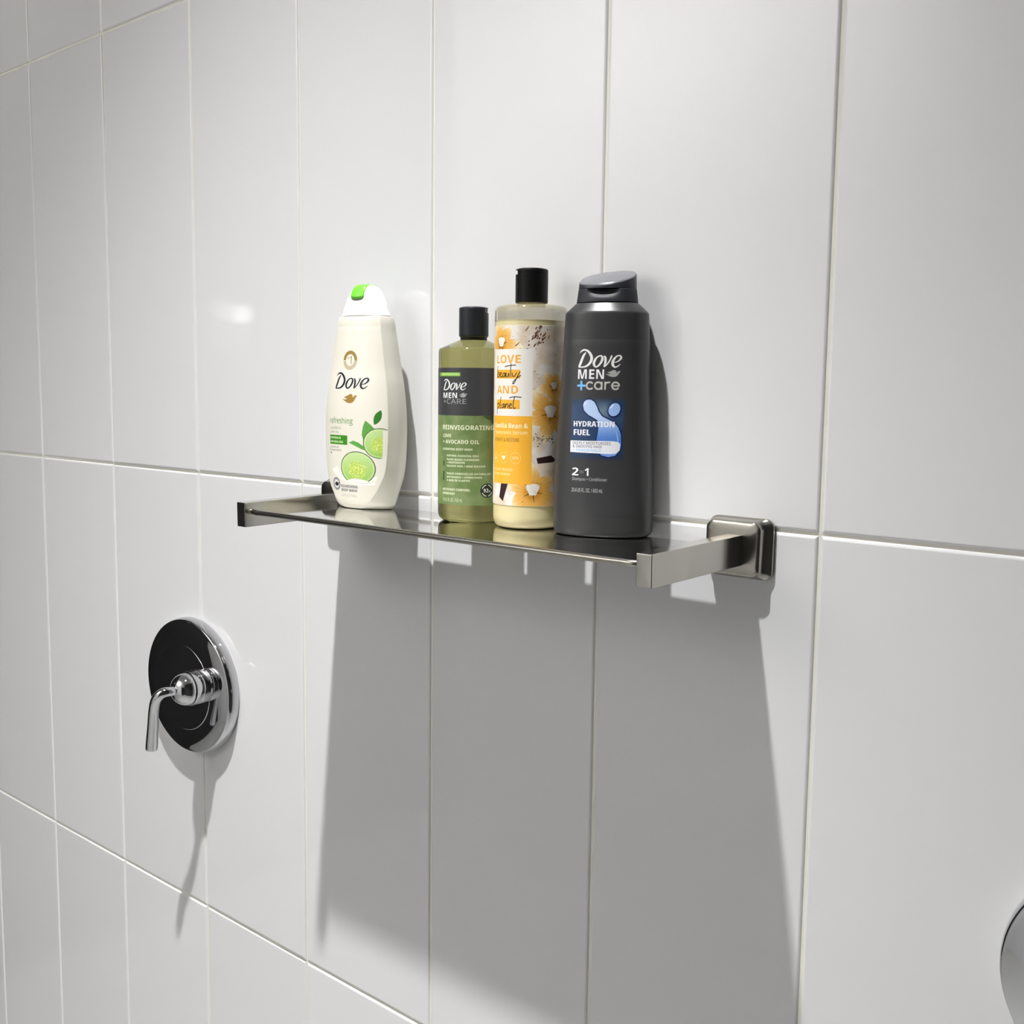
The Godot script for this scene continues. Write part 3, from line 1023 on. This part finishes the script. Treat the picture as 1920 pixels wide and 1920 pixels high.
func cucumber_bottle(at: Vector3, turn: float) -> void:
	var t := thing("body_wash_bottle", "white oval body wash bottle printed with cucumber slices, green flap on its cap", "bottle", at, "bottles on the shower shelf")
	t.rotation_degrees = Vector3(0, turn, -0.4)
	var plastic := material(Color8(226, 222, 209), 0.3)
	var rows := []
	for i in 57:
		rows.append(white_section([0.0, 0.0006, 0.0014, 0.0026][i] if i < 4 else lerpf(0.0043, 0.1676, (i - 4) / 52.0)))
	var neck := PackedVector3Array()
	for q in rows[-1]:
		neck.append(Vector3(q.x * 0.985, 0.1680, q.z * 0.985))
	rows.append(neck)
	part("body", skin(rows), plastic, t)
	# the printed front
	var face := []
	var uvs := []
	for i in 61:
		var h := lerpf(0.0035, 0.160, i / 60.0)
		var row := PackedVector3Array()
		var uv := PackedVector2Array()
		var f := white_front(h, 40)
		var run := PackedFloat32Array([0.0])
		for j in 40:
			run.append(run[j] + f[j].distance_to(f[j + 1]))
		for j in 41:
			var slope := Vector2(f[j].x / pow(along(h, WHITE_A) * 1.12, 2.0), f[j].y / pow(along(h, WHITE_A) * 0.55, 2.0)).normalized()
			var lift := 0.00018 if j > 0 and j < 40 and i > 0 and i < 60 else -0.00008
			row.append(Vector3(f[j].x + slope.x * lift, h, f[j].y + slope.y * lift))
			uv.append(Vector2((run[j] - run[20]) * 1000.0 / 92.0 + 0.5, 1.0 - h * 1000.0 / 168.0))
		face.append(row)
		uvs.append(uv)
	var front := part("front_print", skin(face, false, false, false, uvs), printed(print_cucumber(), 0.3), t)
	front.set_meta("label", "printed front with cucumber slices and dark script lettering")
	# the cap, with a dent for the thumb below the flap
	rows = []
	for i in 44:
		var h := lerpf(0.1682, 0.1966, 1.0 - pow(1.0 - i / 43.0, 1.5))
		var s := white_cap_size(h)
		if i == 0:
			s *= 0.985
		var row := PackedVector3Array()
		for j in 96:
			var a := TAU * j / 96.0
			var q := Vector2(sin(a) * s.x, cos(a) * s.y)
			if q.y > 0.0 and h < 0.1848:
				q.y -= 0.0034 * maxf(0.0, 1.0 - pow(q.x / 0.0078, 2.0)) * smoothstep(0.1795, 0.1846, h)
			row.append(Vector3(q.x, h, q.y))
		rows.append(row)
	var cap := part("cap", skin(rows), material(Color(0.955, 0.955, 0.945), 0.3), t)
	# the flap runs from the dent over the top of the cap
	rows = []
	for i in 31:
		var row := PackedVector3Array()
		for j in 17:
			var x := lerpf(-0.0082, 0.0082, j / 16.0)
			var edge := i == 0 or i == 30 or j == 0 or j == 16
			var u := i / 30.0
			var h := lerpf(0.1844, 0.1964, minf(1.0, pow(u / 0.72, 0.75))) if u < 0.72 else lerpf(0.1964, 0.1925, pow((u - 0.72) / 0.28, 1.4))
			h -= 0.0014 * (1.0 - pow(x / 0.0082, 2.0)) * maxf(0.0, 1.0 - u / 0.15)
			var z := 0.0
			for k in 24:
				var s := white_cap_size(h)
				if absf(x) < s.x * 0.96:
					z = s.y * sqrt(1.0 - pow(x / s.x, 2.0))
					break
				h -= 0.0004
				z = 0.0
			if u >= 0.72:
				z = -z
			var s2 := white_cap_size(h)
			var out := Vector3(x / (s2.x * s2.x), 60.0 * smoothstep(0.186, 0.1962, h), z / (s2.y * s2.y)).normalized()
			row.append(Vector3(x, h, z) + out * (-0.0005 if edge else 0.00055))
		rows.append(row)
	for row in rows:
		row.reverse()
	rows.reverse()
	for row in rows:
		row.reverse()
	rows.reverse()
	part("flap", skin(rows, false, false, false), material(Color8(116, 214, 60), 0.35), cap).set_meta("label", "bright green flap over the white cap")


func round_bottle_cap(r: float, low: float, top: float, notch: float, t: Node3D, m: Material) -> void:
	# a disc-top cap: straight wall, eased rim, a thumb notch under the top disc
	var rows := []
	for q in [[0.965, low], [0.99, low + 0.0002], [1.0, low + 0.0006], [1.0, lerpf(low, top, 0.4)], [1.0, top - 0.0046], [1.0, top - 0.0042], [1.0, top - 0.0040], [0.99, top - 0.0038], [1.0, top - 0.0036], [1.0, top - 0.0030], [1.0, top - 0.0020], [1.0, top - 0.0010], [0.985, top - 0.0004], [0.955, top], [0.9, top + 0.0001]]:
		var row := PackedVector3Array()
		for j in 72:
			var a := TAU * j / 72.0
			var dent := 0.0
			if q[1] > top - 0.0041 and q[1] < top - 0.0005:
				dent = 0.0022 * maxf(0.0, 1.0 - pow(wrapf(a - notch, -PI, PI) / 0.5, 2.0))
			row.append(Vector3(sin(a) * (r * q[0] - dent), q[1], cos(a) * (r * q[0] - dent)))
		rows.append(row)
	var cap := part("cap", skin(rows), m, t)
	part("lid_disc", lathe([[r * 0.82, top], [r * 0.82, top + 0.0003], [r * 0.79, top + 0.0005]], 48), m, cap)


func wrap_label(r: float, low: float, top: float, half: float, t: Node3D, m: Material, words: String) -> void:
	var rows := []
	var uvs := []
	for h in [low, low + 0.0001, lerpf(low, top, 0.5), top - 0.0001, top]:
		var row := PackedVector3Array()
		var uv := PackedVector2Array()
		for j in 121:
			var a := half * (2.0 * j / 120.0 - 1.0)
			var rr := r + (0.0002 if h > low and h < top and j > 0 and j < 120 else -0.0001)
			row.append(Vector3(sin(a) * rr, h, cos(a) * rr))
			uv.append(Vector2(j / 120.0, 1.0 - (h - low) / (top - low)))
		rows.append(row)
		uvs.append(uv)
	part("wrap_label", skin(rows, false, false, false, uvs), m, t).set_meta("label", words)


func lime_bottle(at: Vector3, turn: float) -> void:
	var t := thing("body_wash_bottle", "short green body wash bottle with a charcoal and green label and a black cap", "bottle", at, "bottles on the shower shelf")
	t.rotation_degrees.y = turn
	var liquid := material(Color(0.66, 0.645, 0.42), 0.1)
	liquid.refraction_enabled = true
	liquid.refraction_scale = 0.036
	liquid.albedo_color.a = 0.03
	var prof := [[0.0225, 0.0], [0.0245, 0.0003], [0.0262, 0.0014], [0.0274, 0.0032], [0.0280, 0.0058], [0.0281, 0.009], [0.0281, 0.07], [0.0281, 0.1352], [0.0280, 0.1366], [0.0276, 0.1376], [0.0268, 0.1383], [0.0225, 0.1402], [0.0170, 0.1427], [0.0128, 0.1445], [0.0112, 0.1452]]
	part("body", lathe(prof, 96), liquid, t)
	wrap_label(0.0281, 0.014, 0.1225, 74.0 / 28.1, t, printed(print_lime(), 0.42), "charcoal and green wrap label with pale lettering")
	part("neck", lathe([[0.0108, 0.1440], [0.0108, 0.1482]], 48), mat.black_cap, t)
	part("neck_ring", lathe([[0.0104, 0.1474], [0.0113, 0.1475], [0.0113, 0.1479], [0.0104, 0.1480]], 48), material(Color(0.62, 0.64, 0.32), 0.3), t)
	round_bottle_cap(0.0119, 0.1480, 0.1708, deg_to_rad(86), t, mat.black_cap)


func vanilla_bottle(at: Vector3, turn: float) -> void:
	var t := thing("body_wash_bottle", "tall cream body wash bottle with an orange and white flower label and a black cap", "bottle", at, "bottles on the shower shelf")
	t.rotation_degrees.y = turn
	var cream := material(Color8(222, 209, 160), 0.3)
	cream.clearcoat_enabled = true
	cream.clearcoat = 0.8
	cream.clearcoat_roughness = 0.08
	part("liquid", lathe([[0.0222, 0.0], [0.0242, 0.0003], [0.0258, 0.0014], [0.0270, 0.0032], [0.0277, 0.0060], [0.0279, 0.009], [0.0279, 0.08], [0.0278, 0.1576], [0.0270, 0.1580]], 96), cream, t)
	var clear := material(Color(0.62, 0.58, 0.42, 0.38), 0.05)
	clear.transparency = BaseMaterial3D.TRANSPARENCY_ALPHA
	part("clear_shoulder", skin(lathe_rows([[0.0280, 0.1574], [0.0279, 0.1640], [0.0277, 0.1660], [0.0270, 0.1678], [0.0256, 0.1690], [0.0220, 0.1700], [0.0160, 0.1708], [0.0122, 0.1714], [0.0118, 0.1722]], 96), true, false, false), clear, t)
	wrap_label(0.0280, 0.018, 0.1535, 73.0 / 28.0, t, printed(print_vanilla(), 0.38), "label with flowers, an orange panel and handwritten words")
	part("neck", lathe([[0.0108, 0.1690], [0.0108, 0.1724]], 48), clear, t)
	round_bottle_cap(0.0125, 0.1720, 0.1972, deg_to_rad(-58), t, mat.jet_cap)


func lathe_rows(profile: Array, segs: int) -> Array:
	var rows := []
	for q in profile:
		var row := PackedVector3Array()
		for j in segs:
			var a := TAU * j / segs
			row.append(Vector3(sin(a) * q[0], q[1], cos(a) * q[0]))
		rows.append(row)
	return rows


const COAL_A := [[0.0, 0.0342], [0.0004, 0.0352], [0.0012, 0.0362], [0.0030, 0.0369], [0.0060, 0.0372], [0.0203, 0.0373], [0.0402, 0.0370], [0.06, 0.0361], [0.0797, 0.0349], [0.1187, 0.0326], [0.142, 0.0316], [0.1574, 0.0309], [0.1604, 0.0307], [0.1612, 0.0305], [0.1618, 0.0301], [0.1624, 0.0296], [0.1680, 0.0236], [0.1686, 0.0226]]


func coal_section(h: float, a: float, b: float, n := 96, e := 2.25) -> PackedVector3Array:
	var row := PackedVector3Array()
	for j in n:
		var t := TAU * j / n
		var r := pow(pow(absf(sin(t)), e) + pow(absf(cos(t)), e), -1.0 / e)
		row.append(Vector3(a * r * sin(t), h, b * r * cos(t)))
	return row


func fuel_bottle(at: Vector3, turn: float) -> void:
	var t := thing("shampoo_bottle", "charcoal oval shampoo bottle with a blue droplet picture and a slanted grey cap", "bottle", at, "bottles on the shower shelf")
	t.rotation_degrees.y = turn
	var coal := material(Color8(57, 57, 58), 0.32)
	var rows := []
	for q in COAL_A:
		rows.append(coal_section(q[0], q[1], q[1] * 0.63))
	part("body", skin(rows), coal, t)
	# the printed film on the front
	var face := []
	var uvs := []
	for i in 41:
		var h := lerpf(0.014, 0.143, i / 40.0)
		var a := along(h, COAL_A)
		var row := PackedVector3Array()
		var uv := PackedVector2Array()
		var run := PackedFloat32Array()
		var ring := []
		for j in 61:
			var th := lerpf(-1.25, 1.25, j / 60.0)
			var r := pow(pow(absf(sin(th)), 2.25) + pow(absf(cos(th)), 2.25), -1.0 / 2.25)
			ring.append(Vector2(a * r * sin(th), a * 0.63 * r * cos(th)))
			run.append(0.0 if j == 0 else run[j - 1] + ring[j].distance_to(ring[j - 1]))
		for j in 61:
			var q: Vector2 = ring[j]
			var out := Vector2(q.x / (a * a), q.y / (a * a * 0.397)).normalized()
			q += out * (0.00022 if i > 0 and i < 40 and j > 0 and j < 60 else -0.0001)
			row.append(Vector3(q.x, h, q.y))
			uv.append(Vector2((run[j] - run[30]) * 1000.0 / 80.0 + 0.5, 1.0 - i / 40.0))
		face.append(row)
		uvs.append(uv)
	part("front_print", skin(face, false, false, false, uvs), printed(print_fuel(), 0.34), t).set_meta("label", "printed front with white lettering and a blue droplet picture")
	# cap base with a scooped thumb hold
	var dark := material(Color8(50, 51, 56), 0.5)
	dark.metallic_specular = 0.4
	rows = []
	for i in 26:
		var u := i / 25.0
		var h := lerpf(0.1686, 0.1784, u)
		var row := coal_section(h, lerpf(0.0226, 0.0213, u) * (0.985 if i == 0 else 1.0), lerpf(0.0150, 0.0142, u) * (0.985 if i == 0 else 1.0))
		for j in row.size():
			if row[j].z > 0.0:
				row[j].z -= 0.0048 * maxf(0.0, 1.0 - pow(row[j].x / 0.0125, 2.0)) * pow(smoothstep(0.15, 1.0, u), 1.3)
		rows.append(row)
	var base := part("cap_base", skin(rows), dark, t)
	base.set_meta("label", "dark cap base with a scooped thumb hold")
	# lid with a slanted, gently domed top; its lighter grey stands in for the ceiling reflected in it
	var lid := material(Color8(54, 55, 60), 0.3)
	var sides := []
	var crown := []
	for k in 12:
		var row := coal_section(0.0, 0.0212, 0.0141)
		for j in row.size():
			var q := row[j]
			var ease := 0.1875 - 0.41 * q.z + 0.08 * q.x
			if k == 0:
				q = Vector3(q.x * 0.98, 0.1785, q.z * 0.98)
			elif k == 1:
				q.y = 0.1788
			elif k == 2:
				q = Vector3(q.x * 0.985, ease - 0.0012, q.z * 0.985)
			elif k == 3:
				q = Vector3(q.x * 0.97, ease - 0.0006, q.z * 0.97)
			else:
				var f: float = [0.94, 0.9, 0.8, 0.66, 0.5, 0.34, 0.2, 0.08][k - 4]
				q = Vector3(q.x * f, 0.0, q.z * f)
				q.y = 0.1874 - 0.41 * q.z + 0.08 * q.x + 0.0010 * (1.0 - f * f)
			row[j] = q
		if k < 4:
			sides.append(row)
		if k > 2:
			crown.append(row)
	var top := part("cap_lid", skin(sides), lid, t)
	part("lid_top", skin(crown, true, false, true), material(Color8(116, 117, 122), 0.2), top).set_meta("label", "slanted top of the dark lid, coloured lighter for the reflected ceiling")


func valves() -> void:
	var first := valve("chrome shower valve with a bent lever on the tiles left below the shelf", Vector3(-0.745, -0.2427, 0))
	var second: Node3D = first.duplicate()
	second.name = "shower_valve_001"
	add_child(second, true)
	second.position = Vector3(0.2145, -0.2440, 0)
	second.set_meta("label", "chrome shower valve cut off by the lower right edge of the picture")


func valve(words: String, at: Vector3) -> Node3D:
	var t := thing("shower_valve", words, "shower valve", at, "shower valves on the tiled wall")
	var oval := Vector2(1.06, 0.975)
	var plate := part("escutcheon", lathe_z([[0.0785, -0.0005], [0.0795, 0.001], [0.0795, 0.003], [0.0790, 0.007], [0.0780, 0.0108], [0.0772, 0.0120], [0.0764, 0.0124], [0.0758, 0.0125], [0.0740, 0.0129], [0.0700, 0.0140], [0.064, 0.0153], [0.057, 0.0163], [0.0505, 0.0169]], 120, oval), mat.chrome, t)
	part("inner_disc", lathe_z([[0.0500, 0.0150], [0.0500, 0.0169], [0.0492, 0.0173], [0.040, 0.0182], [0.030, 0.0189], [0.021, 0.0192]], 96, oval), mat.chrome, plate)
	var hub := Vector3(0.0395, 0.0095, 0)
	part("hub", lathe_z([[0.0192, 0.014], [0.0192, 0.0262], [0.0184, 0.0266], [0.0184, 0.0271], [0.0192, 0.0275], [0.0192, 0.0352], [0.0186, 0.0357]], 64), mat.chrome, t, hub)
	part("hub_groove", lathe_z([[0.0172, 0.035], [0.0172, 0.0372]], 48), material(Color(0.05, 0.05, 0.05), 0.5), t, hub)
	part("dome", lathe_z([[0.0178, 0.0366], [0.0184, 0.0370], [0.0182, 0.0392], [0.0172, 0.0430], [0.0154, 0.0466], [0.0126, 0.0498], [0.0090, 0.0520], [0.0046, 0.0533], [0.0012, 0.0536]], 64), mat.chrome, t, hub)
	var lever := tube([Vector4(0, 0, 0.046, 0.0052), Vector4(0.0, 0.001, 0.056, 0.0052), Vector4(-0.003, 0.0, 0.0645, 0.0054), Vector4(-0.010, -0.008, 0.0682, 0.0056), Vector4(-0.017, -0.022, 0.0672, 0.0056), Vector4(-0.023, -0.040, 0.0650, 0.0060), Vector4(-0.028, -0.056, 0.0634, 0.0064), Vector4(-0.031, -0.0672, 0.0625, 0.0066), Vector4(-0.0312, -0.0678, 0.0625, 0.0060)], 24)
	part("lever", lever, mat.chrome, t, hub)
	return t


func overhead_shower() -> void:
	# stands above the picture's upper edge; its shadow falls on the tiles in the upper left corner
	var t := thing("overhead_shower", "chrome overhead shower on a bent arm high above the left valve", "shower", Vector3(-0.745, 0.855, 0))
	var flange := lathe_z([[0.030, 0.0], [0.031, 0.002], [0.029, 0.006], [0.020, 0.011], [0.0105, 0.013]], 48)
	part("flange", flange, mat.chrome, t, Vector3(0, 0.11, 0))
	part("arm", tube([Vector4(0, 0.11, 0.0, 0.0095), Vector4(0, 0.112, 0.04, 0.0095), Vector4(0, 0.10, 0.075, 0.0095), Vector4(0, 0.065, 0.105, 0.0095), Vector4(0, 0.045, 0.117, 0.0095)], 20), mat.chrome, t)
	var head := part("head", lathe([[0.030, 0.0], [0.034, 0.003], [0.034, 0.010], [0.026, 0.026], [0.015, 0.042], [0.0125, 0.055], [0.0125, 0.062]], 56), mat.chrome, t, Vector3(0, -0.006, 0.147))
	head.rotation.x = deg_to_rad(-32)
	part("spray_face", lathe([[0.028, -0.002], [0.0295, 0.0], [0.0295, 0.003]], 48), material(Color(0.2, 0.2, 0.2), 0.5), head)
